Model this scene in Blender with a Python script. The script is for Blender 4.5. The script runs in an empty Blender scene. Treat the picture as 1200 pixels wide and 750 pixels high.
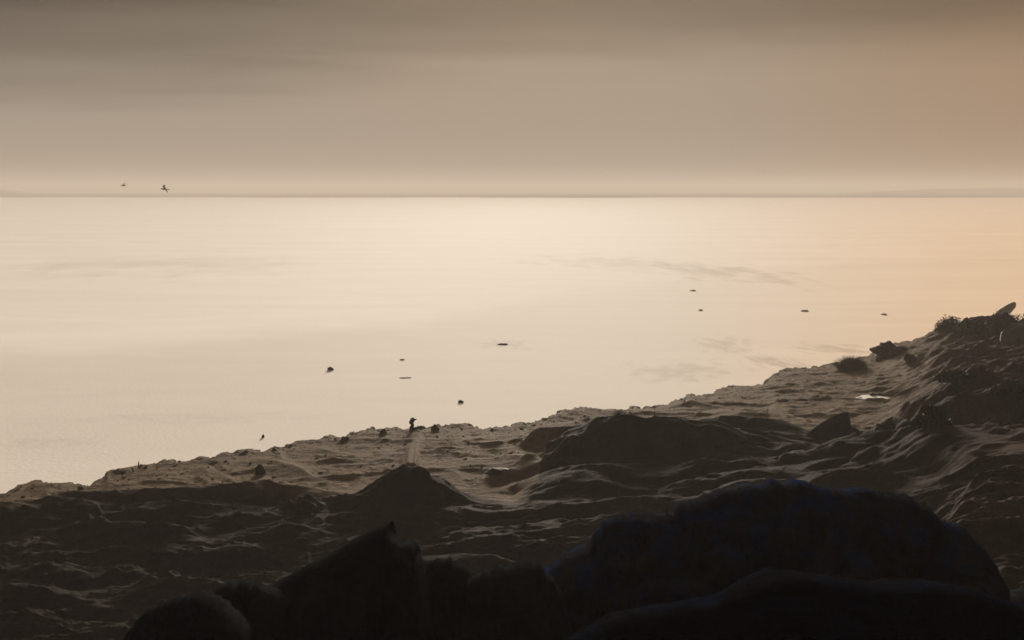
import bpy, bmesh, math, random
import numpy as np
from mathutils import Vector, Matrix, noise as mnoise

R = math.radians
scene = bpy.context.scene
COL = scene.collection

# ------------------------------------------------------------------ camera
CAM_Z = 12.0
FPX = 1667.0                      # focal length in photo pixels (50 mm on 36 mm, 1200 px wide)
HORIZON = 222.0                   # photo row of the horizon
PITCH = math.atan((375.0 - HORIZON) / FPX)
cam_d = bpy.data.cameras.new('camera')
cam = bpy.data.objects.new('camera', cam_d)
COL.objects.link(cam)
cam.location = (0, 0, CAM_Z)
cam.rotation_euler = (math.pi / 2 - PITCH, 0, 0)
cam_d.sensor_width = 36.0
cam_d.lens = 36.0 * FPX / 1200.0
cam_d.clip_start = 0.1
cam_d.clip_end = 40000
cam_d.dof.use_dof = True
cam_d.dof.focus_distance = 75.0
cam_d.dof.aperture_fstop = 4.0
scene.camera = cam

# ------------------------------------------------------------------ sky and sun
SUN_EL, SUN_AZ = R(9.5), R(1)     # ahead of the camera, a little to the right
w = bpy.data.worlds.new('World')
scene.world = w
w.use_nodes = True
nt = w.node_tree
nt.nodes.clear()
N = nt.nodes.new
L = nt.links.new
out = N('ShaderNodeOutputWorld')
sky = N('ShaderNodeTexSky')
sky.sky_type = 'NISHITA'
sky.sun_disc = False
sky.sun_elevation = SUN_EL
sky.sun_rotation = SUN_AZ
sky.air_density = 1.5
sky.dust_density = 6.0
sky.ozone_density = 1.0
bg_sky = N('ShaderNodeBackground')
bg_sky.inputs['Strength'].default_value = 0.05
L(sky.outputs[0], bg_sky.inputs['Color'])
tc = N('ShaderNodeTexCoord')
sep = N('ShaderNodeSeparateXYZ')
L(tc.outputs['Generated'], sep.inputs[0])
# soft flat cloud streaks
mp = N('ShaderNodeMapping')
mp.inputs['Scale'].default_value = (2.2, 2.2, 24.0)
L(tc.outputs['Generated'], mp.inputs['Vector'])
nz = N('ShaderNodeTexNoise')
nz.inputs['Scale'].default_value = 1.6
nz.inputs['Detail'].default_value = 4.0
nz.inputs['Roughness'].default_value = 0.45
nz.inputs['Distortion'].default_value = 0.4
L(mp.outputs[0], nz.inputs['Vector'])
nz_s = N('ShaderNodeMath'); nz_s.operation = 'MULTIPLY_ADD'
nz_s.inputs[1].default_value = 0.056
nz_s.inputs[2].default_value = -0.028
L(nz.outputs['Fac'], nz_s.inputs[0])
el = N('ShaderNodeMath'); el.operation = 'ADD'
L(sep.outputs['Z'], el.inputs[0]); L(nz_s.outputs[0], el.inputs[1])
# the cloud deck hangs lower and darker towards the left
lf = N('ShaderNodeMapRange'); lf.interpolation_type = 'SMOOTHSTEP'
lf.inputs['From Min'].default_value = 0.10
lf.inputs['From Max'].default_value = -0.40
lf.inputs['To Min'].default_value = 1.0
lf.inputs['To Max'].default_value = 1.45
L(sep.outputs['X'], lf.inputs['Value'])
el2 = N('ShaderNodeMath'); el2.operation = 'MULTIPLY'
L(el.outputs[0], el2.inputs[0]); L(lf.outputs[0], el2.inputs[1])
mr = N('ShaderNodeMapRange')
mr.inputs['From Min'].default_value = 0.0
mr.inputs['From Max'].default_value = 1.0
L(el2.outputs[0], mr.inputs['Value'])
ramp = N('ShaderNodeValToRGB')
L(mr.outputs[0], ramp.inputs['Fac'])
cr = ramp.color_ramp
cr.interpolation = 'EASE'
cr.elements[0].position = 0.0; cr.elements[0].color = (0.42, 0.338, 0.262, 1)
cr.elements[1].position = 1.0; cr.elements[1].color = (0.26, 0.245, 0.235, 1)  # sky overhead, out of view, brightened as fill for dark faces
e = cr.elements.new(0.20); e.color = (0.068, 0.056, 0.046, 1)
e = cr.elements.new(0.5); e.color = (0.19, 0.172, 0.158, 1)
e = cr.elements.new(0.068); e.color = (0.42, 0.343, 0.27, 1)
e = cr.elements.new(0.133); e.color = (0.198, 0.162, 0.129, 1)
# warm side: towards the right, where the low light breaks through
wm = N('ShaderNodeMapRange')
wm.interpolation_type = 'SMOOTHSTEP'
wm.inputs['From Min'].default_value = 0.08
wm.inputs['From Max'].default_value = 0.36
L(sep.outputs['X'], wm.inputs['Value'])
wmx = N('ShaderNodeMixRGB'); wmx.blend_type = 'MULTIPLY'
wmx.inputs[2].default_value = (1.0, 0.82, 0.66, 1)
L(wm.outputs[0], wmx.inputs[0]); L(ramp.outputs[0], wmx.inputs[1])
bg_cl = N('ShaderNodeBackground')
bg_cl.inputs['Strength'].default_value = 0.34
L(wmx.outputs[0], bg_cl.inputs['Color'])
mixs = N('ShaderNodeMixShader')
mixs.inputs[0].default_value = 0.993
L(bg_sky.outputs[0], mixs.inputs[1]); L(bg_cl.outputs[0], mixs.inputs[2])
L(mixs.outputs[0], out.inputs['Surface'])

sun_d = bpy.data.lights.new('sun', 'SUN')
sun_d.energy = 5.0
sun_d.angle = R(10)
sun_d.color = (1.0, 0.89, 0.76)
sun = bpy.data.objects.new('sun', sun_d)
COL.objects.link(sun)
sdir = Vector((math.sin(SUN_AZ) * math.cos(SUN_EL), math.cos(SUN_AZ) * math.cos(SUN_EL), math.sin(SUN_EL)))
sun.rotation_euler = (-sdir).to_track_quat('-Z', 'Y').to_euler()
sun.location = (60, 200, 120)

vs = scene.view_settings
vs.view_transform = 'Standard'
vs.look = 'None'
vs.exposure = 1.27
vs.gamma = 1.0
vs.use_curve_mapping = False
scene.cycles.max_bounces = 6
scene.cycles.volume_bounces = 1
scene.cycles.caustics_reflective = False
scene.cycles.caustics_refractive = False
scene.cycles.sample_clamp_indirect = 4.0
scene.cycles.use_denoising = True

# ------------------------------------------------------------------ helpers
CP, SP = math.cos(PITCH), math.sin(PITCH)

def ray(px, py):
    a = (px - 600.0) / FPX
    b = (375.0 - py) / FPX
    return np.array([a, CP + b * SP, -SP + b * CP])

def at_z(px, py, z=0.0):
    d = ray(px, py)
    t = (z - CAM_Z) / d[2]
    return np.array([d[0] * t, d[1] * t, z])

def at_y(px, py, y):
    d = ray(px, py)
    t = y / d[1]
    return np.array([d[0] * t, y, CAM_Z + d[2] * t])

def link(name, me, parent=None):
    o = bpy.data.objects.new(name, me)
    COL.objects.link(o)
    if parent is not None:
        o.parent = parent
    return o

def tag(o, label=None, cat=None, group=None, kind=None):
    if label: o['label'] = label
    if cat: o['category'] = cat
    if group: o['group'] = group
    if kind: o['kind'] = kind
    return o

def empty(name, loc):
    o = bpy.data.objects.new(name, None)
    COL.objects.link(o)
    o.location = loc
    o.empty_display_size = 0.2
    return o

def grid_mesh(name, X, Y, Z, mat, smooth=True, attrs=None):
    n, m = X.shape
    me = bpy.data.meshes.new(name)
    co = np.stack([X, Y, Z], -1).reshape(-1, 3).astype(np.float32)
    i = np.arange(n * m).reshape(n, m)
    q = np.stack([i[:-1, :-1], i[:-1, 1:], i[1:, 1:], i[1:, :-1]], -1).reshape(-1, 4).astype(np.int32)
    me.vertices.add(len(co)); me.vertices.foreach_set('co', co.ravel())
    me.loops.add(q.size); me.loops.foreach_set('vertex_index', q.ravel())
    me.polygons.add(len(q))
    me.polygons.foreach_set('loop_start', np.arange(0, q.size, 4, dtype=np.int32))
    me.polygons.foreach_set('loop_total', np.full(len(q), 4, dtype=np.int32))
    me.update(calc_edges=True)
    me.polygons.foreach_set('use_smooth', np.full(len(q), smooth))
    if attrs:
        for k, v in attrs.items():
            a = me.attributes.new(k, 'FLOAT', 'POINT')
            a.data.foreach_set('value', v.astype(np.float32).ravel())
    me.materials.append(mat)
    return me

def pydata(name, verts, faces, mat, smooth=False):
    me = bpy.data.meshes.new(name)
    me.from_pydata([tuple(map(float, v)) for v in verts], [], faces)
    me.update()
    if smooth:
        me.polygons.foreach_set('use_smooth', np.ones(len(me.polygons), dtype=bool))
    me.materials.append(mat)
    return me

# numpy gradient noise, about -1..1
def _perm(seed):
    rng = np.random.RandomState(seed)
    p = rng.permutation(512)
    ang = rng.rand(512) * 2 * np.pi
    return p, np.cos(ang), np.sin(ang)

def gnoise(x, y, seed=0):
    p, gx, gy = _perm(seed)
    xi = np.floor(x).astype(int); yi = np.floor(y).astype(int)
    xf = x - xi; yf = y - yi
    u = xf * xf * xf * (xf * (xf * 6 - 15) + 10)
    v = yf * yf * yf * (yf * (yf * 6 - 15) + 10)
    def g(ix, iy, dx, dy):
        h = p[(p[ix & 511] + iy) & 511]
        return gx[h] * dx + gy[h] * dy
    a = g(xi, yi, xf, yf); b = g(xi + 1, yi, xf - 1, yf)
    c = g(xi, yi + 1, xf, yf - 1); d = g(xi + 1, yi + 1, xf - 1, yf - 1)
    return 1.5 * ((a * (1 - u) + b * u) * (1 - v) + (c * (1 - u) + d * u) * v)

def fbm(x, y, oct=4, seed=0, gain=0.5):
    s = 0; amp = 1.0
    for o in range(oct):
        s = s + amp * gnoise(x * 2 ** o + 17.3 * o, y * 2 ** o - 9.1 * o, seed + o)
        amp *= gain
    return s

def sstep(a, b, x):
    t = np.clip((x - a) / (b - a), 0, 1)
    return t * t * (3 - 2 * t)

# ------------------------------------------------------------------ materials
def mat_new(name):
    m = bpy.data.materials.new(name)
    m.use_nodes = True
    t = m.node_tree
    return m, t, t.nodes['Principled BSDF']

def noise_node(t, scale, detail=4, rough=0.5, coord=None, dist=0.0):
    n = t.nodes.new('ShaderNodeTexNoise')
    n.inputs['Scale'].default_value = scale
    n.inputs['Detail'].default_value = detail
    n.inputs['Roughness'].default_value = rough
    n.inputs['Distortion'].default_value = dist
    if coord is not None:
        t.links.new(coord, n.inputs['Vector'])
    return n

def mix_node(t, fac, a, b, blend='MIX'):
    n = t.nodes.new('ShaderNodeMixRGB')
    n.blend_type = blend
    for i, s in enumerate((fac, a, b)):
        if hasattr(s, 'is_linked'):
            t.links.new(s, n.inputs[i])
        elif i == 0:
            n.inputs[0].default_value = s
        else:
            n.inputs[i].default_value = (*s, 1)
    return n.outputs[0]

def ramp_node(t, src, p0, p1):
    n = t.nodes.new('ShaderNodeMapRange')
    n.inputs['From Min'].default_value = p0
    n.inputs['From Max'].default_value = p1
    t.links.new(src, n.inputs['Value'])
    return n.outputs[0]

def bump_node(t, bsdf, h, strength, dist, prev=None):
    b = t.nodes.new('ShaderNodeBump')
    b.inputs['Strength'].default_value = strength
    b.inputs['Distance'].default_value = dist
    t.links.new(h, b.inputs['Height'])
    if prev is not None:
        t.links.new(prev, b.inputs['Normal'])
    t.links.new(b.outputs[0], bsdf.inputs['Normal'])
    return b.outputs[0]

def geo_pos(t):
    return t.nodes.new('ShaderNodeNewGeometry').outputs['Position']

def make_ground_mat():
    m, t, b = mat_new('wet_mud')
    pos = geo_pos(t)
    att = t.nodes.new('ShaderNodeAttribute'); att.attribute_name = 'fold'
    atr = t.nodes.new('ShaderNodeAttribute'); atr.attribute_name = 'head'
    n1 = noise_node(t, 0.35, 5, 0.6, pos)
    n2 = noise_node(t, 4.0, 6, 0.65, pos)
    n3 = noise_node(t, 22.0, 4, 0.6, pos)
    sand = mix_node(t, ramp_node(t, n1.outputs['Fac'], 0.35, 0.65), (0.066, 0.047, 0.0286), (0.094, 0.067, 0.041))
    shaded_mud = mix_node(t, ramp_node(t, n1.outputs['Fac'], 0.35, 0.65), (0.0105, 0.0078, 0.0056), (0.018, 0.0133, 0.0096))  # shade of the folds, put into the mud colour
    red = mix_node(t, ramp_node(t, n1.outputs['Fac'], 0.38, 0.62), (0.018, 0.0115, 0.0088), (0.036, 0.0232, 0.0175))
    c = mix_node(t, att.outputs['Fac'], sand, shaded_mud)
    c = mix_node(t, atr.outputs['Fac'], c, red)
    c = mix_node(t, ramp_node(t, n2.outputs['Fac'], 0.3, 0.75), c, mix_node(t, 1.0, c, (1.5, 1.45, 1.4), 'MULTIPLY'))
    t.links.new(c, b.inputs['Base Color'])
    b.inputs['Roughness'].default_value = 0.85
    sm_ = t.nodes.new('ShaderNodeMath'); sm_.operation = 'MULTIPLY_ADD'
    sm_.inputs[1].default_value = 0.0; sm_.inputs[2].default_value = 0.002
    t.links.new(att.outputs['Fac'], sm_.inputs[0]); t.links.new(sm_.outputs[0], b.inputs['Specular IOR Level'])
    p = bump_node(t, b, n2.outputs['Fac'], 0.9, 0.16)
    bump_node(t, b, n3.outputs['Fac'], 0.8, 0.04, p)
    return m

def make_rock_mat(name, c0, c1, tint=None, rough=0.8, spec=0.1):
    m, t, b = mat_new(name)
    pos = geo_pos(t)
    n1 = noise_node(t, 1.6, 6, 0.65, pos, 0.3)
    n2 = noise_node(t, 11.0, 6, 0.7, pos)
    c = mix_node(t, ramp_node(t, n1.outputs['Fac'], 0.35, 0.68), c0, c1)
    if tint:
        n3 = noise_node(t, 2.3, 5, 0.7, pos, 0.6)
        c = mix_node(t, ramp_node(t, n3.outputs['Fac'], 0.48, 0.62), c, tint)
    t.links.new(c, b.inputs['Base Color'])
    b.inputs['Roughness'].default_value = rough
    b.inputs['Specular IOR Level'].default_value = spec
    vo = t.nodes.new('ShaderNodeTexVoronoi'); vo.feature = 'DISTANCE_TO_EDGE'
    vo.inputs['Scale'].default_value = 2.1
    wv = t.nodes.new('ShaderNodeVectorMath'); wv.operation = 'ADD'
    t.links.new(pos, wv.inputs[0]); t.links.new(n2.outputs['Color'], wv.inputs[1])
    t.links.new(wv.outputs[0], vo.inputs['Vector'])
    p = bump_node(t, b, ramp_node(t, vo.outputs['Distance'], 0.0, 0.07), 0.5, 0.05)
    p = bump_node(t, b, n1.outputs['Fac'], 0.7, 0.2, p)
    bump_node(t, b, n2.outputs['Fac'], 0.8, 0.05, p)
    return m

def make_water_mat():
    m, t, b = mat_new('milky_water')
    pos = geo_pos(t)
    mpn = t.nodes.new('ShaderNodeMapping')
    mpn.inputs['Scale'].default_value = (0.35, 1.0, 1.0)
    mpn.inputs['Rotation'].default_value = (0, 0, R(14))
    t.links.new(pos, mpn.inputs['Vector'])
    n1 = noise_node(t, 0.06, 7, 0.68, mpn.outputs[0], 0.8)     # calm and ruffled fields
    n2 = noise_node(t, 2.2, 6, 0.65, mpn.outputs[0])          # ripples
    n3 = noise_node(t, 3.5, 4, 0.7, pos)                     # fine chop
    silt = mix_node(t, ramp_node(t, n1.outputs['Fac'], 0.38, 0.62), (0.785, 0.722, 0.637), (0.835, 0.773, 0.687))
    at = t.nodes.new('ShaderNodeAttribute'); at.attribute_name = 'plume'
    silt = mix_node(t, at.outputs['Fac'], silt, mix_node(t, 1.0, silt, (1.17, 1.18, 1.21), 'MULTIPLY'))
    ash = t.nodes.new('ShaderNodeAttribute'); ash.attribute_name = 'shoal'   # mud showing through very shallow water
    silt = mix_node(t, ash.outputs['Fac'], silt, (0.52, 0.455, 0.375))
    aw = t.nodes.new('ShaderNodeAttribute'); aw.attribute_name = 'warm'     # warm light from the right, put into the water colour
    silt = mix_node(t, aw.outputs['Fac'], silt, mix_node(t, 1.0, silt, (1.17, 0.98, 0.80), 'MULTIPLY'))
    t.links.new(silt, b.inputs['Base Color'])
    r = t.nodes.new('ShaderNodeMapRange')
    r.inputs['To Min'].default_value = 0.92
    r.inputs['To Max'].default_value = 0.96
    r.inputs['From Min'].default_value = 0.38
    r.inputs['From Max'].default_value = 0.62
    t.links.new(n1.outputs['Fac'], r.inputs['Value'])
    t.links.new(r.outputs[0], b.inputs['Roughness'])
    b.inputs['IOR'].default_value = 1.33
    b.inputs['Specular IOR Level'].default_value = 0.0045
    p = bump_node(t, b, n2.outputs['Fac'], 0.07, 0.10)
    bump_node(t, b, n3.outputs['Fac'], 0.5, 0.05, p)
    return m

def make_leaf_mat(name, c0, c1):
    m, t, b = mat_new(name)
    oi = t.nodes.new('ShaderNodeNewGeometry')
    c = mix_node(t, oi.outputs['Random Per Island'], c0, c1)
    t.links.new(c, b.inputs['Base Color'])
    b.inputs['Roughness'].default_value = 0.8
    b.inputs['Specular IOR Level'].default_value = 0.05
    return m

M_ground = make_ground_mat()
M_water = make_water_mat()
M_rock = make_rock_mat('dark_shore_rock', (0.035, 0.030, 0.027), (0.075, 0.064, 0.055))
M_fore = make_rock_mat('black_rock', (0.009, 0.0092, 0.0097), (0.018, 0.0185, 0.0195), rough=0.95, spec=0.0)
M_skylit = make_rock_mat('skylit_black_rock', (0.010, 0.0105, 0.012), (0.022, 0.0228, 0.025), tint=(0.010, 0.018, 0.046), rough=0.95, spec=0.0)  # tint paints blue skylight into the black rock in patches
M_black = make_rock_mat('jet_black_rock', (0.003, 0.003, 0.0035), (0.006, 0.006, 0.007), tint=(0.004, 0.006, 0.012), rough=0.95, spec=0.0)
M_grey = make_rock_mat('grey_stone', (0.045, 0.043, 0.037), (0.085, 0.08, 0.068))
M_bar = make_rock_mat('wet_silt', (0.36, 0.31, 0.25), (0.46, 0.40, 0.33), rough=0.95, spec=0.02)
M_far = make_rock_mat('far_land', (0.03, 0.025, 0.02), (0.05, 0.042, 0.034), rough=1.0, spec=0.0)
M_misted = make_rock_mat('misted_stone', (0.36, 0.31, 0.255), (0.46, 0.40, 0.33), rough=0.9, spec=0.03)  # paling by the mist, put into the stone colour
M_wood = make_rock_mat('bleached_wood', (0.08, 0.072, 0.052), (0.14, 0.125, 0.09))
M_stick = make_rock_mat('dark_wood', (0.030, 0.024, 0.020), (0.055, 0.045, 0.037))
M_leaf = make_leaf_mat('dark_leaves', (0.016, 0.020, 0.010), (0.036, 0.042, 0.020))
M_grass = make_leaf_mat('dark_grass', (0.020, 0.018, 0.013), (0.045, 0.040, 0.028))
M_gull = make_rock_mat('grey_feathers', (0.30, 0.27, 0.24), (0.42, 0.39, 0.35))

# ------------------------------------------------------------------ shoreline, traced and laid on the water plane
SHORE_PX = [(-160, 606), (-80, 592), (0, 581), (9, 577), (18, 574), (30, 570), (40, 566.6), (56, 567), (68, 571), (86, 574), (98, 573),
            (104, 572), (110, 568), (120, 565), (125, 560), (140, 556), (156, 552), (170, 548), (192, 543.6), (216, 545),
            (248, 544), (264, 538), (281, 534), (309, 530), (340, 524), (360, 519), (371, 519), (381, 515), (403, 513),
            (434, 506), (477, 505), (506, 503), (535, 502), (578, 504), (620, 503), (632, 498), (640, 493), (653, 485.5), (676, 484),
            (704, 484.5), (730, 483.5), (747, 481), (765, 481), (781, 479), (800, 472), (812, 466.5), (834, 465), (838, 459), (857, 456),
            (884, 456), (900, 450), (909, 440), (918, 437), (949, 435), (981, 432), (1005, 425), (1028, 415), (1060, 404),
            (1090, 398), (1150, 396), (1210, 394), (1300, 390), (1420, 386)]
sp = np.array([at_z(*p) for p in SHORE_PX])
s_az = np.arctan2(sp[:, 0], sp[:, 1])
s_r = np.hypot(sp[:, 0], sp[:, 1])

def shore_r(az):
    return np.interp(az, s_az, s_r)

FOLD_PX = [(-200, 612), (0, 588), (60, 579), (240, 574), (330, 574), (390, 584), (440, 578), (483, 556), (540, 578), (600, 592), (630, 570),
           (642, 520), (700, 498), (780, 495), (860, 497), (960, 508), (1060, 508), (1200, 520), (1420, 530)]
fp = np.array([at_z(*p, 1.0) for p in FOLD_PX])
f_az = np.arctan2(fp[:, 0], fp[:, 1])
f_r = np.hypot(fp[:, 0], fp[:, 1])

# crest lines: photo pixel + crest height, near and far half widths, crest rounding
RIDGES = [
    # long bank at the left
    ([(-60, 598, 1.1), (0, 586, 1.25), (60, 577, 1.35), (110, 574, 1.35), (170, 571.5, 1.4), (240, 571, 1.4), (290, 563, 1.5), (318, 563, 1.45), (350, 570, 1.3), (400, 576, 1.2)], 2.2, 1.0, .05),
    # pointed dune in the middle
    ([(370, 592, 1.0), (420, 576, 1.5), (455, 557, 2.1), (470, 548, 2.4), (483, 543, 2.55), (497, 546, 2.4), (515, 557, 2.1), (545, 573, 1.6), (600, 590, 1.05)], 2.6, 1.0, .05),
    # broad dark hump on the right
    ([(645, 528, 1.2), (655, 517, 1.6), (675, 501, 2.3), (700, 489, 2.8), (728, 484.5, 3.0), (760, 488, 2.9), (800, 491, 2.8), (850, 495, 2.5), (890, 505, 2.0), (940, 512, 1.6)], 3.6, 1.6, .07),
    # overhanging ledge at its left
    ([(614, 512, 1.0), (620, 505.5, 1.35), (632, 500.5, 1.6), (665, 500, 1.7), (690, 497, 1.6)], 0.7, 1.6, .03),
    ([(816, 492, 1.6), (850, 486, 2.0), (888, 489, 2.1), (920, 492, 1.9), (948, 503, 1.4)], 1.8, 1.2, .04),
    # folds below it
    ([(594, 570, 0.9), (612, 561, 1.3), (640, 550, 1.7), (690, 539, 2.1), (722, 538, 2.1), (760, 541, 1.8), (800, 548, 1.3)], 1.8, .9, .025),
    ([(604, 580, 0.9), (632, 565, 1.4), (666, 554, 1.8), (700, 552, 1.9), (716, 559, 1.7), (732, 572, 1.3)], 1.6, .8, .02),
    ([(565, 606, 0.8), (600, 594, 1.2), (640, 589, 1.5), (700, 586, 1.6), (776, 581, 1.7), (800, 584, 1.5), (830, 592, 1.2)], 1.8, .9, .02),
    ([(735, 545, 1.6), (760, 536, 2.0), (780, 541, 1.9), (800, 546, 1.6)], 1.0, .6, .02),
    ([(725, 552, 1.5), (736, 542, 1.9), (760, 543, 1.8), (800, 549, 1.4)], .9, .5, .015),
    # curved bright crease and its branches
    ([(800, 577, 1.6), (808, 566, 1.9), (820, 552, 2.3), (840, 546, 2.5), (880, 546, 2.5), (940, 549, 2.3), (985, 556, 1.9)], 1.9, .9, .02),
    ([(880, 547, 2.4), (900, 556, 2.3), (922, 565, 2.1), (945, 572, 1.8)], 1.1, .9, .02),
    ([(810, 568, 1.8), (840, 572, 1.8), (862, 578, 1.5)], .8, .5, .015),
    ([(812, 590, 1.3), (828, 582, 1.6), (845, 572, 1.7)], .7, .5, .015),
    ([(780, 549, 1.7), (820, 538, 2.2), (850, 536, 2.3), (884, 536.5, 2.2), (915, 541, 1.9)], 1.2, .8, .02),
    ([(898, 530, 1.5), (908, 524, 1.8), (918, 518, 2.0), (940, 517, 2.0), (962, 522, 1.6)], 1.0, .7, .02),
    # large smooth hump at the right
    ([(925, 537, 1.6), (950, 526, 2.1), (980, 515, 2.6), (1014, 507, 3.1), (1045, 500, 3.4), (1075, 494, 3.7), (1120, 500, 3.9), (1160, 512, 4.0), (1220, 520, 4.1)], 4.0, 1.6, .04),
    ([(925, 566, 1.9), (955, 556, 2.6), (990, 550, 3.0), (1030, 550, 3.1), (1055, 557, 3.0), (1085, 574, 2.8)], 1.9, 1.2, .025),
    ([(1020, 507, 3.0), (1035, 494, 2.4), (1048, 488, 2.4), (1066, 492, 2.6)], .9, .6, .02),
    # finer folds at the left
    ([(40, 594, 0.9), (90, 588, 1.2), (105, 582.5, 1.5), (118, 590, 1.25), (150, 596, 1.0)], 1.0, .7, .02),
    ([(150, 597, 0.9), (182, 588, 1.3), (215, 584.5, 1.45), (240, 585, 1.4), (275, 592, 1.1)], 1.2, .7, .02),
    ([(60, 620, 0.8), (100, 611, 1.2), (150, 611, 1.4), (210, 613, 1.4), (240, 620, 1.0)], 1.4, .8, .02),
    ([(245, 608, 0.9), (282, 600, 1.3), (310, 605, 1.15), (345, 588, 1.3), (357, 577, 1.7), (372, 586, 1.4), (400, 602, 1.0)], 1.0, .7, .015),
    ([(330, 612, 1.0), (370, 606, 1.3), (390, 621, 1.1), (430, 612, 1.2), (470, 604, 1.3), (520, 595, 1.5), (560, 592, 1.3)], 1.2, .7, .015),
    ([(500, 640, 0.9), (540, 626, 1.3), (575, 622, 1.4), (640, 620, 1.4), (690, 612, 1.2)], 1.2, .7, .015),
    ([(250, 632, 0.9), (300, 618, 1.3), (335, 615, 1.45), (370, 622, 1.2), (390, 634, .9)], 1.5, .8, .02),
    ([(0, 690, 1.0), (30, 686, 1.3), (70, 690, 1.2), (100, 700, 1.0)], 1.2, .6, .02),
    ([(480, 655, 1.0), (540, 648, 1.4), (575, 650, 1.4), (600, 662, 1.0)], 1.2, .7, .015),
    # wrinkles on the flat mud
    ([(487, 503, .55), (491, 511, .62), (484, 520, .75), (480, 530, .9), (478, 541, 1.1)], .22, .22, .02),
    ([(490, 512, .60), (488, 528, .85), (486, 542, 1.2)], .16, .16, .02),
    ([(484, 520, .72), (468, 526, .7), (455, 530, .68), (440, 539, .62)], .25, .22, .02),
    ([(566, 505, .50), (578, 511, .62), (598, 521, .74), (618, 533, .8), (640, 548, .95)], .30, .30, .02),
    ([(538, 528, .66), (545, 530, .74), (560, 533, .76), (585, 534, .72)], .22, .25, .02),
    ([(520, 545, .8), (530, 549, .9), (538, 557, .9), (542, 566, .85)], .22, .25, .02),
    ([(360, 520, .45), (378, 526, .66), (400, 531, .70), (418, 532, .6)], .40, .40, .02),
    ([(281, 535, .35), (310, 537, .70), (335, 541, .85), (355, 550, .85), (368, 560, .8)], .70, .6, .03),
    ([(326, 526, .45), (330, 536, .72), (335, 544, .8)], .22, .22, .02),
    ([(395, 543, .62), (420, 544, .72), (440, 538, .7), (462, 530, .7)], .25, .25, .02),
    ([(176, 548, .35), (190, 550, .5), (200, 553, .45)], .3, .3, .02),
    ([(248, 546, .35), (258, 555, .62), (270, 561, .7)], .25, .25, .02),
    ([(790, 479, .5), (810, 468, .85), (830, 473, .8), (850, 477, .6)], .7, .7, .03),
    ([(846, 480, .8), (870, 482, 1.0), (905, 484, 1.0), (930, 487, .8)], .7, .5, .03),
    ([(900, 443, .3), (915, 438.5, .55), (935, 437, .6), (955, 440, .5)], .7, .7, .03),
    ([(870, 452, .35), (895, 452, .6), (920, 447, .6)], .5, .6, .03),
]

PUD = at_z(1036, 467.5, .95)
PUD_A, PUD_B = 1.0, .85

def fold_waves(x, y):
    """crumpled sheet: sharp crested waves, long axis across the view"""
    wx = x + 2.2 * gnoise(x * .09, y * .13, 31) + .5 * gnoise(x * .35, y * .45, 32)
    wy = y + 2.4 * gnoise(x * .08, y * .12, 33) + .55 * gnoise(x * .3, y * .4, 34)
    h = np.zeros_like(x)
    for i, (lam, deg, amp) in enumerate([(6.6, 7, 1.0), (4.3, -13, .72), (2.7, 20, .44), (1.7, -24, .26), (1.05, 11, .22), (.62, -9, .14)]):
        a = R(deg)
        t = (wy * math.cos(a) + wx * math.sin(a) * .9) / lam + i * .37 + .25 * gnoise(x / (lam * 1.7), y / (lam * 1.7), 40 + i)
        f = t - np.floor(t)
        am = amp * np.clip(.55 + .95 * gnoise(x / (lam * 2.4), y / (lam * 1.2), 50 + i), 0.06, 1.25)
        h += am * np.where(f < .68, f / .68, (1 - f) / .32)     # long slope towards the viewer, short back
    for i, (sc_, amp) in enumerate([(.33, .15), (.7, .12), (1.5, .07), (3.0, .03)]):
        n_ = gnoise(wx * sc_ * .55 + 9 * i, wy * sc_ * 1.25 - 4 * i, 70 + i)
        h += amp * np.clip(1 - 2.2 * np.abs(n_), 0, 1) ** 1.6
    for i, (sc_, amp, kk) in enumerate([(.10, .20, 13), (.17, .17, 11), (.30, .13, 9), (.55, .08, 7)]):     # thin creases
        n_ = gnoise(wx * sc_ * .5 - 7 * i, wy * sc_ * 1.1 + 5 * i, 170 + i)
        h += amp * np.clip(1 - kk * np.abs(n_), 0, 1) * np.clip(.6 + 1.2 * gnoise(x * sc_ * .6, y * sc_ * .6, 180 + i), 0, 1)
    return h

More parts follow.
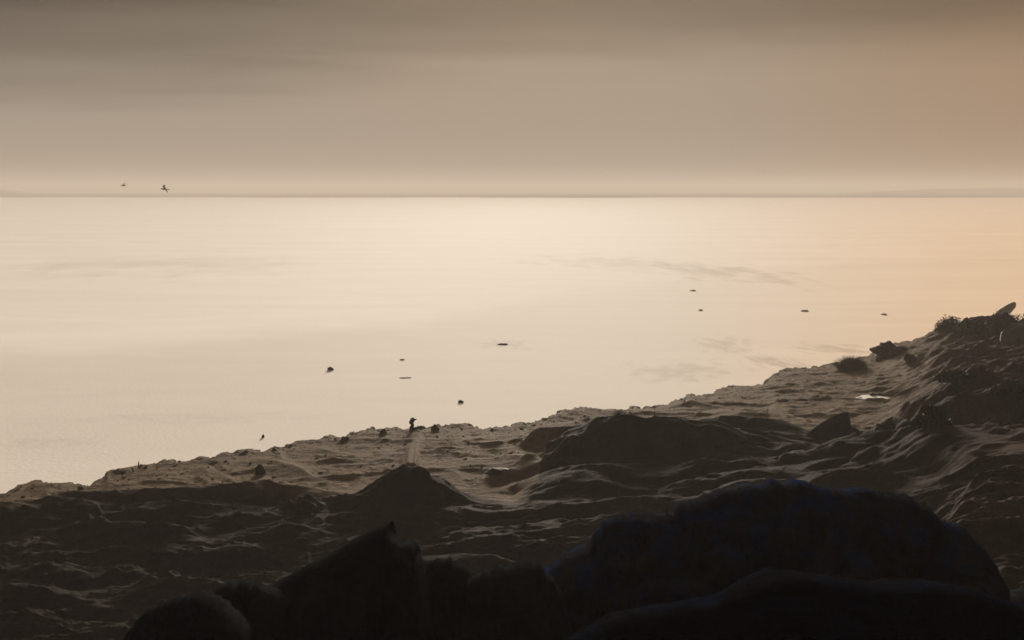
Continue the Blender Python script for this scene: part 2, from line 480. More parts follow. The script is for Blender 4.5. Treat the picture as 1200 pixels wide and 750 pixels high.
def terrain_height(X, Y):
    r = np.hypot(X, Y)
    az = np.arctan2(X, Y)
    nzs = .9 * fbm(X * .6, Y * .14, 6, 3, .76) + .35 * gnoise(X * .12, Y * .05, 8) + .4 * np.tanh(4 * gnoise(X * 1.1, Y * .3, 18)) + .2 * np.tanh(4 * gnoise(X * 3.1, Y * .8, 19))
    s = shore_r(az) + nzs * np.clip(r / 75, .6, 1.6) - r
    head = sstep(R(14.2), R(18.6), az + .012 * fbm(X * .14, Y * .11, 4, 44, .6))
    z = np.where(s < 0, np.maximum(-1.2, s * .35), .17 * (1 - np.exp(-s / .08)) + .55 * (1 - np.exp(-np.maximum(s, 0) / 7.0)))
    z = z + sstep(10, 30, s) * .25
    z = z + head * (1.3 * sstep(.5, 13, s) + 1.2 * sstep(25, 60, s))
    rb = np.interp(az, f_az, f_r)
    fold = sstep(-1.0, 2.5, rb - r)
    wr_ = np.zeros_like(X)
    for i, (sc_, am_) in enumerate([(.17, .13), (.4, .06), (1.0, .028), (2.3, .014)]):
        n_ = gnoise(X * sc_ * .7 + .3 * gnoise(X * .6, Y * .6, 13), Y * sc_, 14 + i)
        wr_ += am_ * np.clip(1 - 3.2 * np.abs(n_), 0, 1) ** 1.7
    z = z + np.where(s > 0, (.035 * fbm(X * .9, Y * .9, 6, 12, .68) + wr_) * np.clip(s * .5, 0, 1), 0)
    side = .75 + .3 * sstep(-.1, .15, az)
    z = z + fold * (1 - .55 * head) * side * (.88 * fold_waves(X, Y) - .64)
    z = z + head * sstep(1, 8, s) * (.55 * fold_waves(X * 1.3 + 40, Y * 1.1) - .4 + .25 * fbm(X * .3, Y * .3, 5, 77, .55) + .25 * (1 - np.abs(fbm(X * .22, Y * .3, 5, 79, .55))) ** 3)
    z = np.where(s > 2, .3 + np.logaddexp(0, (z - .3) * 6) / 6, z)
    for pts, wn, wf, rnd in RIDGES:
        P = np.array([at_z(a, b, c) for a, b, c in pts])
        pad = 4 * max(wn, wf)
        msk = (X > P[:, 0].min() - pad) & (X < P[:, 0].max() + pad) & (Y > P[:, 1].min() - pad) & (Y < P[:, 1].max() + pad)
        if not msk.any():
            continue
        wob = .5 * max(wn, wf) * .35
        x = X[msk]; y = Y[msk]
        wx = x + wob * gnoise(x * .8, y * .8, 91); wy = y + wob * gnoise(x * .8, y * .8, 92)
        best = np.full(x.shape, 1e9); zc = np.zeros_like(x); near = np.zeros_like(x)
        for i in range(len(P) - 1):
            d = P[i + 1, :2] - P[i, :2]
            ll = max(d @ d, 1e-9)
            t = np.clip(((wx - P[i, 0]) * d[0] + (wy - P[i, 1]) * d[1]) / ll, 0, 1)
            cx = P[i, 0] + t * d[0]; cy = P[i, 1] + t * d[1]
            dist = np.hypot(wx - cx, wy - cy)
            up = dist < best
            best = np.where(up, dist, best)
            zc = np.where(up, P[i, 2] + t * (P[i + 1, 2] - P[i, 2]), zc)
            near = np.where(up, np.hypot(cx, cy) - np.hypot(wx, wy), near)
        wd = np.where(near > 0, wn, wf)
        t = (np.sqrt(best ** 2 + rnd ** 2) - rnd) / wd
        prof = np.exp(-t * (1 + .25 * t))
        z0 = z[msk]
        low = np.minimum(z0, zc - .05)
        cand = low + (zc - low) * prof
        k = .05
        z[msk] = np.where(z0 > zc, z0 + (zc + .0 - z0) * prof * .85, np.maximum(z0, cand))
    qx = X + .8 * gnoise(X * .3, Y * .4, 201); qy = Y + .8 * gnoise(X * .3, Y * .4, 202)
    for i, (sc_, amp, kk) in enumerate([(.28, .15, 9), (.5, .12, 7), (.95, .08, 6), (1.9, .045, 5)]):       # wrinkles over the large folds
        n_ = gnoise(qx * sc_ * .55 + 3 * i, qy * sc_ * 1.1 - 8 * i, 210 + i)
        z = z + fold * (1 - .5 * sstep(R(-6), R(1), az)) * amp * np.clip(1 - kk * np.abs(n_), 0, 1) * np.clip(.55 + 1.3 * gnoise(X * sc_ * .5, Y * sc_ * .5, 220 + i), 0, 1)
    gx = (X - PUD[0]) / PUD_A; gy = (Y - PUD[1]) / PUD_B
    e_ = np.sqrt(gx ** 2 + gy ** 2) + .5 * gnoise(X * 1.1, Y * .9, 5)
    z = z - .30 * (1 - sstep(.55, 1.3, e_))
    z = z + .16 * np.exp(-((gy + 1.15 + .15 * gx) / .35) ** 2) * (1 - sstep(.7, 1.7, np.abs(gx)))
    return z, fold, head

AZ = np.linspace(R(-30), R(30), 900)
RR = np.exp(np.linspace(math.log(19.0), math.log(128.0), 900))
A, RG = np.meshgrid(AZ, RR)
TX, TY = RG * np.sin(A), RG * np.cos(A)
TZ, TF, TH = terrain_height(TX, TY)
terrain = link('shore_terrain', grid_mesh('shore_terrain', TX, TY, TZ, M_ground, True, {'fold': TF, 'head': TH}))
tag(terrain, 'dark folded mud bank running along the pale water', kind='structure')

def ground_z(x, y):
    r = math.hypot(x, y); az = math.atan2(x, y)
    j = np.clip(np.searchsorted(AZ, az), 1, len(AZ) - 1)
    i = np.clip(np.searchsorted(RR, r), 1, len(RR) - 1)
    return float(TZ[i - 1:i + 1, j - 1:j + 1].mean())

def on_ground(px, py):
    """first point of the terrain that the pixel's ray meets"""
    d = ray(px, py)
    for t in np.arange(20, 140, .05):
        p = d * t
        z = CAM_Z + p[2]
        if z < max(ground_z(p[0], p[1]), 0.0) + .005:
            return np.array([p[0], p[1], max(ground_z(p[0], p[1]), 0.0)])
    return at_z(px, py)

# bluff the camera stands on
bx = np.linspace(-34, 34, 260); by = np.linspace(-16, 31, 220)
BX, BY = np.meshgrid(bx, by)
prof_y = [-16, 0, 4, 8, 12, 15, 20, 25, 29, 31]
prof_z = [11.2, 10.3, 9.9, 8.9, 7.5, 6.1, 4.2, 2.5, 0.6, -.6]
BR = np.where(BY > 0, np.hypot(BX * .55, BY), BY)
BZ = np.interp(BR, prof_y, prof_z) + .22 * fbm(BX * .35, BY * .35, 5, 21, .55) - .12
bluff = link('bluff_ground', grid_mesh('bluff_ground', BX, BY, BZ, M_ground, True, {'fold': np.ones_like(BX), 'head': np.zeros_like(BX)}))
tag(bluff, 'dark rocky bluff in the foreground', kind='structure')

# ------------------------------------------------------------------ water
wr = np.concatenate([np.linspace(2, 40, 12), np.linspace(41, 300, 520), np.exp(np.linspace(math.log(303), math.log(4400), 60))])
wa = np.concatenate([np.linspace(R(-75), R(-23), 30), np.linspace(R(-22.9), R(22.9), 640), np.linspace(R(23), R(75), 30)])
WA, WR = np.meshgrid(wa, wr)
WX, WY = WR * np.sin(WA), WR * np.cos(WA)
# edge of a milkier plume of silt lying farther out
EDGE = np.array([at_z(*q) for q in [(-300, 438), (0, 418), (120, 412), (250, 402), (350, 393), (420, 381), (480, 376), (560, 368), (640, 352), (740, 338), (900, 322), (1300, 290)]])
er = np.interp(WA, np.arctan2(EDGE[:, 0], EDGE[:, 1]), np.hypot(EDGE[:, 0], EDGE[:, 1]))
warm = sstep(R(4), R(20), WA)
pl = sstep(-9, 16, WR - er + 7 * fbm(WX * .05, WY * .03, 5, 71)) * (.25 + .75 * (1 - sstep(R(-9), R(4), WA)))
shoal = np.zeros_like(WA)
for (px0, px1, py0, py1, sl, st_) in [(760, 910, 307, 327, -.45, .6), (640, 800, 300, 316, -.2, .35), (886, 950, 417, 435, -.6, .7), (940, 1030, 403, 416, -.35, .6), (815, 880, 395, 412, .2, .5),
                                      (740, 860, 424, 446, .3, .45), (0, 120, 512, 524, .1, .25), (90, 370, 484, 496, .3, .2), (560, 620, 398, 408, -.3, .4), (860, 960, 455, 462, 0, .3), (0, 330, 300, 322, 0, .25)]:
    c0 = at_z((px0 + px1) / 2, (py0 + py1) / 2)
    hx = (px1 - px0) / 2 / FPX * c0[1]
    hy = (at_z(600, py0)[1] - at_z(600, py1)[1]) / 2
    gx = (WX - c0[0]) / hx; gy = (WY - c0[1]) / hy - sl * gx
    e_ = 1 - np.sqrt(gx ** 2 + gy ** 2) + .75 * fbm(gx * 2.6 + px0, gy * 1.6, 5, int(px0) % 50, .62)
    shoal = np.maximum(shoal, st_ * sstep(-.4, 1.1, e_) * (np.abs(gx) < 3) * (np.abs(gy) < 3))
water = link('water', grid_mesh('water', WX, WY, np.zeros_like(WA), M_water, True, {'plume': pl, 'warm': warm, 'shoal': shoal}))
tag(water, 'wide pale milky water under mist', kind='structure')

# far shore: a low land strip 2 km away with hills at its ends
fx = np.linspace(-2400, 2400, 700); fy = np.concatenate([np.linspace(1990, 2200, 40), np.linspace(2220, 4200, 40)])
FX, FY = np.meshgrid(fx, fy)
fpx = FX / FY * FPX + 600
inl = FY - (2150 + 190 * fbm(FX * .0022, FX * 0 + .3, 4, 61, .5))
FZ = np.where(inl < 0, -.8, 0.3 + 1.1 * sstep(0, 60, inl)) + np.where(inl > 0, 1.6 * np.abs(fbm(FX * .012, FY * .006, 4, 62)), 0)
hill = 11 * sstep(960, 1120, fpx) * (1 + .25 * gnoise(FX * .004, FY * .003, 63)) + 11 * (1 - sstep(-20, 60, fpx)) * (1 + .2 * gnoise(FX * .01, FY * .01, 64))
hill = hill * sstep(120, 700, inl)
FZ = FZ + np.maximum(hill, 0)
far = link('far_shore', grid_mesh('far_shore', FX, FY, FZ, M_far))
tag(far, 'low far shore on the horizon', kind='structure')

# ------------------------------------------------------------------ rocks
def rock_mesh(name, sx, sy, sz, seed, mat, sub=3, rough=.28, flat=False, cuts=7):
    """a boulder: sphere cut by random planes, then roughened; base at z = 0"""
    rng = random.Random(seed)
    bm = bmesh.new()
    bmesh.ops.create_icosphere(bm, subdivisions=sub, radius=1.0)
    planes = []
    for _ in range(cuts):
        n = Vector((rng.uniform(-1, 1), rng.uniform(-1, 1), rng.uniform(-.3, 1))).normalized()
        planes.append((n, rng.uniform(.62, .9)))
    off = Vector((seed * 3.7, seed * 1.3, 0))
    for v in bm.verts:
        p = v.co.copy()
        for n, d in planes:
            k = p.dot(n) - d
            if k > 0:
                p -= n * k * .85
        p *= 1 + rough * mnoise.fractal(p * 1.7 + off, .9, 2.1, 5)
        v.co = Vector((p.x * sx, p.y * sy, (p.z + .35) * sz / 1.25))
    me = bpy.data.meshes.new(name)
    bm.to_mesh(me); bm.free()
    me.polygons.foreach_set('use_smooth', np.full(len(me.polygons), not flat))
    me.materials.append(mat)
    return me

def stone_at(px, py, wpx, hpx, seed, label, mat=M_rock, cat='boulder', name='boulder', group=None, sub=3, water_level=False, depth=.8, rough=.28):
    p = at_z(px, py) if water_level else on_ground(px, py)
    sc = math.hypot(p[0], p[1]) / FPX
    sx = wpx * sc / 2; sz = hpx * sc
    o = link(name, rock_mesh(name, sx, sx * depth, sz, seed, mat, sub, rough))
    o.location = (p[0], p[1] + sx * depth * .3, p[2] - .04 * sz)
    o.rotation_euler[2] = random.Random(seed).uniform(-.4, .4)
    tag(o, label, cat, group)
    return o

def profile_rock(name, prof, y, zb, df, db, seed, mat, rough=.10, jag=.02, cols=150, rows=46, power=.62):
    """rock ridge with a given crest line (photo pixels at distance y), a rounded front and back, real depth"""
    P = np.array([at_y(a, b, y) for a, b in prof])
    u = np.linspace(0, 1, cols)
    seg = np.r_[0, np.cumsum(np.hypot(np.diff(P[:, 0]), np.diff(P[:, 2])))]; seg /= seg[-1]
    cx = np.interp(u, seg, P[:, 0]); cz = np.interp(u, seg, P[:, 2])
    cz = cz + jag * fbm(u * 28, u * 0 + seed, 4, seed, .6) * np.clip((cz - zb) * 2, 0, 1)
    H = (cz - zb).max()
    th = np.linspace(0, math.pi, rows)
    U, T = np.meshgrid(u, th)
    CX = np.tile(cx, (rows, 1)); CZ = np.tile(cz, (rows, 1))
    hf = np.clip((CZ - zb) / H, .02, 1) ** .5
    wob = .35 * gnoise(CX * .9, CX * 0 + seed, seed + 3)
    D = np.where(T < math.pi / 2, df, db) * hf
    X = CX
    Yy = y - np.cos(T) * D + wob * np.sin(T) * 0 + .25 * gnoise(CX * 1.3, CX * 0 + .5, seed + 5) * (1 - np.sin(T))
    S = np.sin(T) ** power
    Z = zb + (CZ - zb) * S
    off = (1 - S ** 6)
    nn = fbm(X * 1.6 + seed, Z * 1.9 + Yy * 1.3, 6, seed + 9, .58)
    n2 = np.abs(fbm(X * 2.6 - seed, Z * 3 + Yy * 2, 4, seed + 19, .5))
    fc = np.floor((X * 2.3 + Z * 3.1 + .8 * nn) * 1.1); fc2 = np.floor((Z * 3.7 - X * 1.9 + .8 * nn + seed) * .9)
    ledge = (np.sin(fc * 12.9 + seed) + np.sin(fc2 * 78.2)) * .5
    Yy = Yy - np.cos(T) * (rough * 3.0 * nn - rough * 2.4 * n2 + rough * 1.1 * ledge) * off
    Z = Z + (rough * 1.4 * nn - rough * 1.0 * n2 + rough * .35 * ledge) * off
    x0 = P[:, 0].mean()
    me = grid_mesh(name, X - x0, Yy - y, Z - zb, mat, True)
    o = link(name, me)
    o.location = (x0, y, zb)
    return o

def fringe(parent, prof, y, seed, n, hmin, hmax, mat=M_grass):
    """dry grass blades growing along part of a crest"""
    rng = random.Random(seed)
    P = np.array([at_y(a, b, y) for a, b in prof])
    vs_, fs_ = [], []
    for _ in range(n):
        t = rng.random() * (len(P) - 1); i = int(t); f = t - i
        p = P[i] * (1 - f) + P[i + 1] * f
        bx_ = p[0] + rng.gauss(0, .02); by_ = y + rng.gauss(0, .12); bz_ = p[2] - .05 - abs(rng.gauss(0, .05))
        h = rng.uniform(hmin, hmax); a = rng.gauss(0, .5); b = rng.gauss(0, .3)
        w_ = .006
        k = len(vs_)
        mx, mz = bx_ + a * h * .35, bz_ + h * .6
        tx, tz = bx_ + a * h, bz_ + h
        vs_ += [(bx_ - w_, by_, bz_), (bx_ + w_, by_, bz_), (mx + w_ * .7, by_ + b * h * .4, mz), (mx - w_ * .7, by_ + b * h * .4, mz), (tx, by_ + b * h, tz)]
        fs_ += [(k, k + 1, k + 2, k + 3), (k + 3, k + 2, k + 4)]
    l = parent.location
    vs_ = [(a - l[0], b - l[1], c - l[2]) for a, b, c in vs_]
    o = link('grass', pydata('grass', vs_, fs_, mat), parent)
    tag(o, kind='stuff')
    return o

# foreground outcrops on the bluff edge
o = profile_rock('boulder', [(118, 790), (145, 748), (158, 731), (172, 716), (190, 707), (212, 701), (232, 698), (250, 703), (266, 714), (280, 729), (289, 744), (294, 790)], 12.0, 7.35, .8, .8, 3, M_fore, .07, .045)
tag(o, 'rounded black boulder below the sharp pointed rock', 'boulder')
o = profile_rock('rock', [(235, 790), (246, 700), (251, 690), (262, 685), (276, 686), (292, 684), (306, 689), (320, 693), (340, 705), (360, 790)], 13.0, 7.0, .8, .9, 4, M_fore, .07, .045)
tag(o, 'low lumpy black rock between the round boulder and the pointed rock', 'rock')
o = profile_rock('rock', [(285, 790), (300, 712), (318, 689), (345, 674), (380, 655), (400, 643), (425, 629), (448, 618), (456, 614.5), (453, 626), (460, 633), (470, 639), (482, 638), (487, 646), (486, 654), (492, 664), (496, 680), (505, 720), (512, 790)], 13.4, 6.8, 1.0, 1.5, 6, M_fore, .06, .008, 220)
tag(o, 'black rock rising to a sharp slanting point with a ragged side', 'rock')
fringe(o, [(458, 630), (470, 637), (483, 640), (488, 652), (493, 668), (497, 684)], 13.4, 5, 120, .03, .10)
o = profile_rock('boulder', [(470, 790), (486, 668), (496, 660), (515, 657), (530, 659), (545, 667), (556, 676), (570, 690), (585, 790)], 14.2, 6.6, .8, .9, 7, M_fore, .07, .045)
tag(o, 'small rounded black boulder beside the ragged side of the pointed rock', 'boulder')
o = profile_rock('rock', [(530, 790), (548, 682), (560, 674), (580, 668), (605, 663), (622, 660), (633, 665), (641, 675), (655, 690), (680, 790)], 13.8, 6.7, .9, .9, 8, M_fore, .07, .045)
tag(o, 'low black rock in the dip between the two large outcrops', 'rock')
o = profile_rock('rock', [(596, 800), (622, 700), (640, 668), (652, 662), (664, 652), (680, 650), (692, 638), (702, 622), (715, 611), (735, 604), (750, 602), (768, 608), (790, 606), (800, 596), (812, 588), (840, 580), (870, 572), (905, 566), (935, 567), (965, 572), (1000, 578), (1030, 576), (1060, 582), (1085, 594), (1100, 608), (1128, 618), (1148, 640), (1162, 660), (1172, 690), (1190, 800)], 15.0, 6.0, 1.4, 1.6, 10, M_skylit, .11, .055, 420, 70)
tag(o, 'broad black outcrop with humped crest and grass tufts', 'rock')
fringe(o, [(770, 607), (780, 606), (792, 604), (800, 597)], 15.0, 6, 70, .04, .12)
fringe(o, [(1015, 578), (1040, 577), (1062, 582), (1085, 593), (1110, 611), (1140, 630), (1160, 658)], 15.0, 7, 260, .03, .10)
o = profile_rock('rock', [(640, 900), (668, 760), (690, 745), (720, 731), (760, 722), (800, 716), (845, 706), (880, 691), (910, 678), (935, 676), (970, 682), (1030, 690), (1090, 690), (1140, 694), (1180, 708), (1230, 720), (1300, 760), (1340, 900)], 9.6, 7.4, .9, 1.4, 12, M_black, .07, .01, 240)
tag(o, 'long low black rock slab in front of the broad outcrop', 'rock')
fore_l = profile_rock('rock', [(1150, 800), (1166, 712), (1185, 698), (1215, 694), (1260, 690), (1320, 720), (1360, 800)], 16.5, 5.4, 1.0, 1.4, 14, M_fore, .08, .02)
tag(fore_l, 'dark rough rock at the foot of the reddish slope behind the broad outcrop', 'rock')

# rocks on the shore
o = stone_at(1047, 418, 38, 16, 52, 'dark ragged boulder on the shore beside the reddish slope', depth=.8, sub=4, rough=.75)
stone_at(1068, 424, 16, 10, 23, 'small dark stone at the foot of the ragged boulder', cat='stone', name='stone')
stone_at(1030, 423, 9, 5, 24, 'tiny dark stone on sand between shaggy tussock and ragged boulder', cat='stone', name='stone')
stone_at(509.5, 504, 10, 7, 25, 'small rounded stone on the water edge beside the gnarled stump', cat='stone', name='stone')
stone_at(449, 508, 8, 5.5, 26, 'dark stone on the water edge on the bank before the stump', cat='stone', name='stone')
stone_at(404, 515, 9, 4, 27, 'flat dark stone on the water edge at the end of a mud wrinkle', cat='stone', name='stone')
stone_at(586, 555, 36, 6.5, 38, 'flat dark stone half buried in the lit mud flat', cat='stone', name='stone', depth=.5)
stone_at(94, 574, 8, 4, 29, 'small dark stone at the water edge on the long low bank', cat='stone', name='stone')
stone_at(305, 556, 12, 11, 30, 'dark pointed stone on smooth mud behind the long bank', cat='stone', name='stone', depth=.5)
stone_at(1192, 402, 34, 20, 31, 'grey green boulder on top of the reddish slope', mat=M_grey)
stone_at(322, 528, 6, 3, 33, 'tiny stone at the water edge above a smooth mud fold', cat='stone', name='stone')

# fin shaped rock
fin_p = on_ground(962, 514)
fin = profile_rock('rock', [(932, 522), (940, 513), (950, 505), (962, 496), (975, 489), (985, 484), (993, 482.5), (993.5, 487), (996, 491), (994, 494), (999, 500), (1008, 505), (1016, 510)], fin_p[1], at_y(962, 524, fin_p[1])[2], .4, .4, 16, M_fore, .02, .008, 140)
tag(fin, 'dark fin shaped rock standing on the edge of the sand flat', 'rock')

# gravel strewn over the lit flat
prng = np.random.RandomState(4)
bm = bmesh.new(); bmesh.ops.create_icosphere(bm, subdivisions=1, radius=1.0)
bv = np.array([v.co[:] for v in bm.verts]); bf = np.array([[v.index for v in f.verts] for f in bm.faces]); bm.free()
vv, ff, k = [], [], 0
while k < 1500:
    az_ = prng.uniform(R(-21), R(17)); sd = prng.exponential(7.0) + .3
    r_ = float(shore_r(az_)) - sd
    if r_ < 40 or np.interp(az_, f_az, f_r) > r_ + 1.0:
        continue
    x_, y_ = r_ * math.sin(az_), r_ * math.cos(az_)
    z_ = ground_z(x_, y_)
    if z_ < .06:
        continue
    sz_ = .017 * math.exp(prng.normal(0, .55))
    jit = bv * (1 + .25 * prng.normal(size=(len(bv), 1))) * np.array([1.5, 1.2, .9]) * sz_
    vv.append(jit + np.array([x_, y_, z_ + sz_ * .3])); ff.append(bf + len(bv) * k); k += 1
gv = np.concatenate(vv); gf = np.concatenate(ff)
gr = link('gravel', pydata('gravel', gv, gf.tolist(), make_rock_mat('gravel_stone', (0.035, 0.027, 0.019), (0.075, 0.058, 0.041), rough=0.95, spec=0.01)))
tag(gr, 'fine dark gravel strewn over the mud flat', kind='stuff')

# stump, tussock, sticks
def tube(pts, rads, seg=8):
    vs_, fs_ = [], []
    n = len(pts)
    for i, (p, r_) in enumerate(zip(pts, rads)):
        p = Vector(p)
        d = (Vector(pts[min(i + 1, n - 1)]) - Vector(pts[max(i - 1, 0)])).normalized()
        a = d.cross(Vector((0.3, 1, .2))).normalized(); b = d.cross(a)
        for k in range(seg):
            t = 2 * math.pi * k / seg
            q = p + (a * math.cos(t) + b * math.sin(t)) * r_ * (1 + .22 * mnoise.noise(p * 5 + Vector((k * .9, 0, 0))))
            vs_.append(q)
    for i in range(n - 1):
        for k in range(seg):
            fs_.append((i * seg + k, i * seg + (k + 1) % seg, (i + 1) * seg + (k + 1) % seg, (i + 1) * seg + k))
    fs_.append(tuple(range(seg))[::-1]); fs_.append(tuple((n - 1) * seg + k for k in range(seg)))
    return vs_, fs_

p = on_ground(483, 504)
st = empty('stump', tuple(p))
tag(st, 'small gnarled dark stump standing at the water edge', 'stump')
v, f = tube([(0, 0, -.1), (-.03, 0, .12), (.02, .02, .25), (-.04, 0, .38), (.03, 0, .50), (.10, 0, .57)], [.15, .11, .08, .10, .12, .06])
link('trunk', pydata('trunk', v, f, M_stick, True), st)
v, f = tube([(.03, 0, .46), (.13, .02, .50), (.22, .03, .53)], [.06, .045, .015])
link('branch', pydata('branch', v, f, M_stick, True), st)
v, f = tube([(-.02, 0, .30), (-.11, .02, .33), (-.14, .03, .42)], [.05, .04, .02])
link('branch', pydata('branch', v, f, M_stick, True), st)
v, f = tube([(.0, 0, .05), (.2, -.03, .1), (.36, -.03, .16), (.44, 0, .13)], [.07, .07, .05, .02])
link('root', pydata('root', v, f, M_stick, True), st)

for (px, py, h, ln, lab) in [(162, 550, .30, .01, 'thin dark stick poking up from the low mud bank'), (157, 553, .18, -.03, 'short dark stub of stick beside a taller thin stick')]:
    p = on_ground(px, py)
    v, f = tube([(0, 0, -.1), (ln, 0, h * .4), (ln * 2.4, 0, h * .8), (ln * 2, .01, h * 1.15)], [.045, .035, .03, .012], 6)
    s_ = link('stick', pydata('stick', v, f, M_stick, True)); s_.location = p
    tag(s_, lab, 'stick')

def leaf_cloud(rng, n, rx, ry, rz, size, shell=.45):
    vs_, fs_ = [], []
    for _ in range(n):
        d = Vector((rng.gauss(0, 1), rng.gauss(0, 1), abs(rng.gauss(0, 1)))).normalized()
        q = d * (shell + (1 - shell) * rng.random())
        lump = 1 + .45 * mnoise.noise(Vector((d.x * 2.3, d.y * 2.3, d.z * 2.3 + n)))
        c = Vector((q.x * rx * lump, q.y * ry * lump, q.z * rz * lump))
        a = Vector((rng.gauss(0, 1), rng.gauss(0, 1), rng.gauss(0, 1))).normalized()
        b = a.cross(Vector((rng.gauss(0, 1), rng.gauss(0, 1), rng.gauss(0, 1)))).normalized()
        s = size * rng.uniform(.6, 1.3)
        k = len(vs_)
        vs_ += [c - a * s, c + b * s * .4, c + a * s, c - b * s * .4]
        fs_.append((k, k + 1, k + 2, k + 3))
    return vs_, fs_

def shrub(px, py, wpx, hpx, seed, label, group=None, name='shrub', cat='shrub', mat=M_leaf):
    rng = random.Random(seed)
    p = on_ground(px, py)
    sc = math.hypot(p[0], p[1]) / FPX
    rx, rz = wpx * sc / 2, hpx * sc
    root = empty(name, tuple(p))
    tag(root, label, cat, group)
    v, f = leaf_cloud(rng, 3200, rx, rx * .7, rz, .10, .15)
    link('foliage', pydata('foliage', v, f, mat), root)
    vv, ff = [], []
    for k in range(9):
        t = rng.uniform(0, 6.28); q = rng.uniform(.2, .8)
        v, f = tube([(0, 0, -.05), (math.cos(t) * rx * q * .5, math.sin(t) * rx * .4 * q, rz * .5), (math.cos(t) * rx * q, math.sin(t) * rx * .6 * q, rz * .85)], [.035, .025, .01], 5)
        o_ = len(vv); vv += v; ff += [tuple(i + o_ for i in g) for g in f]
    link('stems', pydata('stems', vv, ff, M_stick), root)
    return root

shrub(1112, 390, 36, 17, 41, 'dark green low shrub at the end of the ridge top, nearest the bare earth tip')
shrub(1140, 392, 44, 16, 42, 'dark green spreading shrub in the middle of the ridge top')
shrub(1177, 392, 46, 22, 43, 'tallest dark shrub on the ridge top beside the grey boulder')
shrub(1206, 388, 26, 18, 44, 'dark reddish shrub behind the grey boulder on the ridge', mat=make_leaf_mat('red_leaves', (.05, .018, .014), (.09, .03, .022)))
shrub(1118, 447, 46, 10, 45, 'low dark green shrub halfway down the reddish slope')
shrub(1092, 500, 44, 22, 46, 'dark bushy shrub growing on the crest of the smooth dark hump')
shrub(1185, 455, 30, 8, 47, 'small grey green shrub lower on the reddish slope', mat=make_leaf_mat('grey_leaves', (.05, .055, .045), (.09, .095, .08)))

# shaggy tussock on the shore
rng = random.Random(8)
p = on_ground(998, 433)
sc = math.hypot(p[0], p[1]) / FPX
root = empty('tussock', tuple(p))
tag(root, 'shaggy dark grass tussock at the water edge', 'tussock')
link('mound', rock_mesh('mound', 15 * sc, 10 * sc, 12 * sc, 5, M_grass, 3, .25), root)
vs_, fs_ = [], []
for _ in range(900):
    a = rng.uniform(0, 6.28); q = math.sqrt(rng.random())
    x0, y0 = math.cos(a) * q * 15 * sc, math.sin(a) * q * 10 * sc
    z0 = (1 - q * q) * 9 * sc
    h = rng.uniform(.2, .55); lx = math.cos(a) * q * .8 + rng.gauss(-.15, .4); ly = math.sin(a) * q * .6 + rng.gauss(0, .4)
    k = len(vs_)
    vs_ += [(x0 - .014, y0, z0 - .05), (x0 + .014, y0, z0 - .05), (x0 + lx * h, y0 + ly * h, z0 + h)]
    fs_.append((k, k + 1, k + 2))
tag(link('blades', pydata('blades', vs_, fs_, M_grass), root), kind='stuff')

# puddle in a hollow of the sand
V = [((1.45 + .2 * math.sin(3 * q + 1) + .12 * math.sin(7 * q)) * PUD_A * math.cos(q), (1.4 + .25 * math.sin(4 * q)) * PUD_B * math.sin(q), 0) for q in np.linspace(0, 2 * math.pi, 49)[:-1]]
o = link('puddle', pydata('puddle', V, [tuple(range(48))], M_water))
o.location = (PUD[0], PUD[1], ground_z(PUD[0], PUD[1]) + .20)
tag(o, 'bright puddle lying in the sand', kind='structure')

stone_at(1023, 464, 7, 3.5, 34, 'small dark stone behind the bright puddle', cat='stone', name='stone')

# stones breaking the water
WS = [(387, 434, 8, 5), (943, 365, 9, 3.5), (540, 472, 8, 3.5), (589, 404, 13, 2.5), (308, 513, 4, 5), (475, 443, 16, 2), (471, 422, 6, 3), (821, 364, 6, 3),
      (1036, 369, 8, 3), (812, 341, 9, 2.5)]
for k, (px, py, wp, hp) in enumerate(WS):
    dark = k in (0, 2, 3, 4)
    stone_at(px, py, wp, hp * (.8 if dark else .55), 100 + k, 'small dark stone breaking the surface of the pale water' if dark else 'faint flat stone just breaking the surface of the pale water', mat=M_rock if dark else M_misted, cat='stone', name='stone',
             group='dark stones in the water' if dark else 'faint stones in the water', sub=2, water_level=True)

# leaning driftwood log out of the shallows
p = at_z(1166, 373)
sc = math.hypot(p[0], p[1]) / FPX
lg = empty('driftwood_log', tuple(p))
tag(lg, 'pale grey green driftwood log leaning out of the water behind the ridge', 'log')
L_ = 24 * sc
v, f = tube([(-.25, 0, -.35), (0, 0, 0), (L_ * .3, .1, L_ * .24), (L_ * .6, .2, L_ * .40), (L_ * .88, .25, L_ * .62), (L_ * .96, .25, L_ * .72)], [.22, .27, .36, .42, .30, .10], 12)
link('trunk', pydata('trunk', v, f, M_wood, True), lg)
v, f = tube([(L_ * .55, .2, L_ * .34), (L_ * .62, .2, L_ * .18), (L_ * .70, .2, L_ * .10)], [.10, .06, .02], 7)
link('branch', pydata('branch', v, f, M_wood, True), lg)

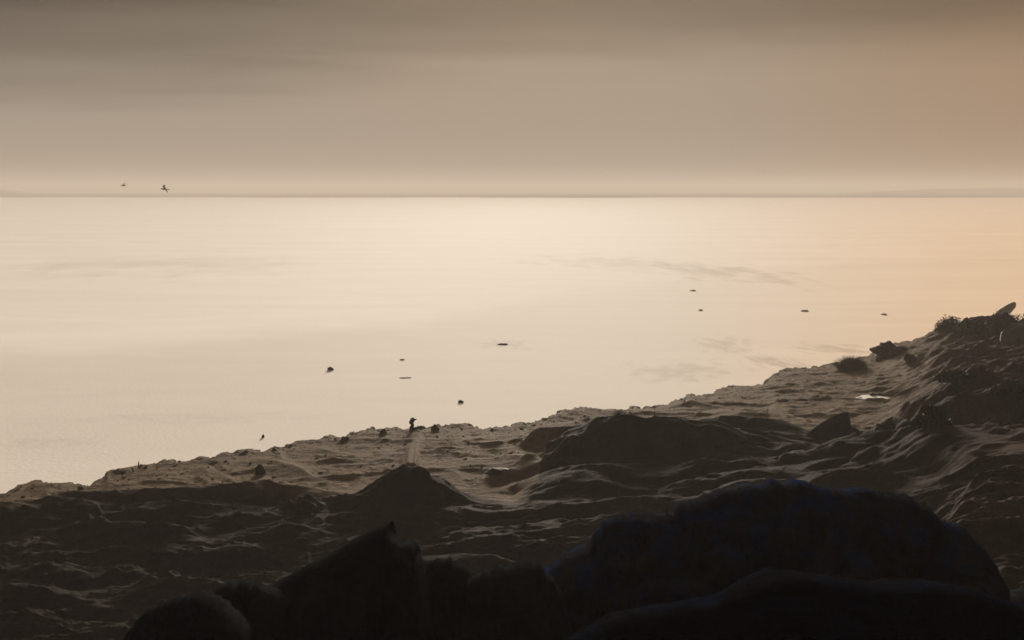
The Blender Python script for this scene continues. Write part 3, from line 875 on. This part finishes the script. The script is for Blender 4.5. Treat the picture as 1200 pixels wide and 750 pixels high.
# gulls over the water
def gull(px, py, dist, span, yaw, roll, label):
    p = at_y(px, py, dist)
    g = empty('bird', tuple(p))
    tag(g, label, 'bird')
    v, f = tube([(-.28, 0, 0), (-.2, 0, .02), (-.05, 0, .03), (.12, 0, .03), (.24, 0, .05), (.30, 0, .05), (.36, 0, .03)], [.015, .05, .085, .08, .06, .05, .01], 10)
    link('body', pydata('body', v, f, M_gull, True), g)
    v, f = pyr_tail()
    link('tail', pydata('tail', v, f, M_gull), g)
    for s in (-1, 1):
        pr = [(0, 0), (.30, .16), (.62, .17), (1.0, .02)]
        top = []
        for k, (q, zz) in enumerate(pr):
            ch = [.20, .19, .14, .02][k]; sw = [0, .05, -.02, -.18][k]
            y = s * q * span / 2; z = .03 + zz * span * .62
            top += [(sw + ch * .5, y, z), (sw - ch * .5, y, z + .005)]
        vv = top + [(a, b, c - .018) for a, b, c in top]
        ff = []
        for k in range(3):
            i = k * 2
            ff += [(i, i + 2, i + 3, i + 1), (i + 8, i + 9, i + 11, i + 10), (i, i + 8, i + 10, i + 2), (i + 1, i + 3, i + 11, i + 9)]
        ff += [(0, 1, 9, 8), (6, 14, 15, 7)]
        link('wing', pydata('wing', vv, ff, M_gull), g)
    g.rotation_euler = (roll, 0, yaw)
    return g

def pyr_tail():
    vv = [(-.2, -.03, .02), (-.2, .03, .02), (-.42, .09, .01), (-.42, -.09, .01)]
    vv = vv + [(a, b, c - .015) for a, b, c in vv]
    return vv, [(0, 1, 2, 3), (7, 6, 5, 4), (0, 4, 5, 1), (1, 5, 6, 2), (2, 6, 7, 3), (3, 7, 4, 0)]

gull(193, 222, 125, 1.75, R(200), R(-22), 'larger grey gull flying with raised wings over the water')
gull(145, 217.5, 170, 1.4, R(215), R(18), 'smaller pale gull flying behind the larger gull')

# ------------------------------------------------------------------ haze
hx0, hx1, hy0, hy1, hz0, hz1 = -4800, 4800, -60, 4500, -2.4, 27.0
me = pydata('haze', [(a, b, c) for c in (hz0, hz1) for a, b in ((hx0, hy0), (hx1, hy0), (hx1, hy1), (hx0, hy1))],
            [(3, 2, 1, 0), (4, 5, 6, 7), (0, 1, 5, 4), (1, 2, 6, 5), (2, 3, 7, 6), (3, 0, 4, 7)], bpy.data.materials.new('mist'))
mm = me.materials[0]
mm.use_nodes = True
t = mm.node_tree
t.nodes.clear()
mo = t.nodes.new('ShaderNodeOutputMaterial')
pv = t.nodes.new('ShaderNodeVolumePrincipled')
pv.inputs['Color'].default_value = (0.32, 0.289, 0.258, 1)
pv.inputs['Density'].default_value = 7.5e-4
pv.inputs['Anisotropy'].default_value = 0.2
t.links.new(pv.outputs[0], mo.inputs['Volume'])
hz = link('haze', me)
tag(hz, kind='stuff')
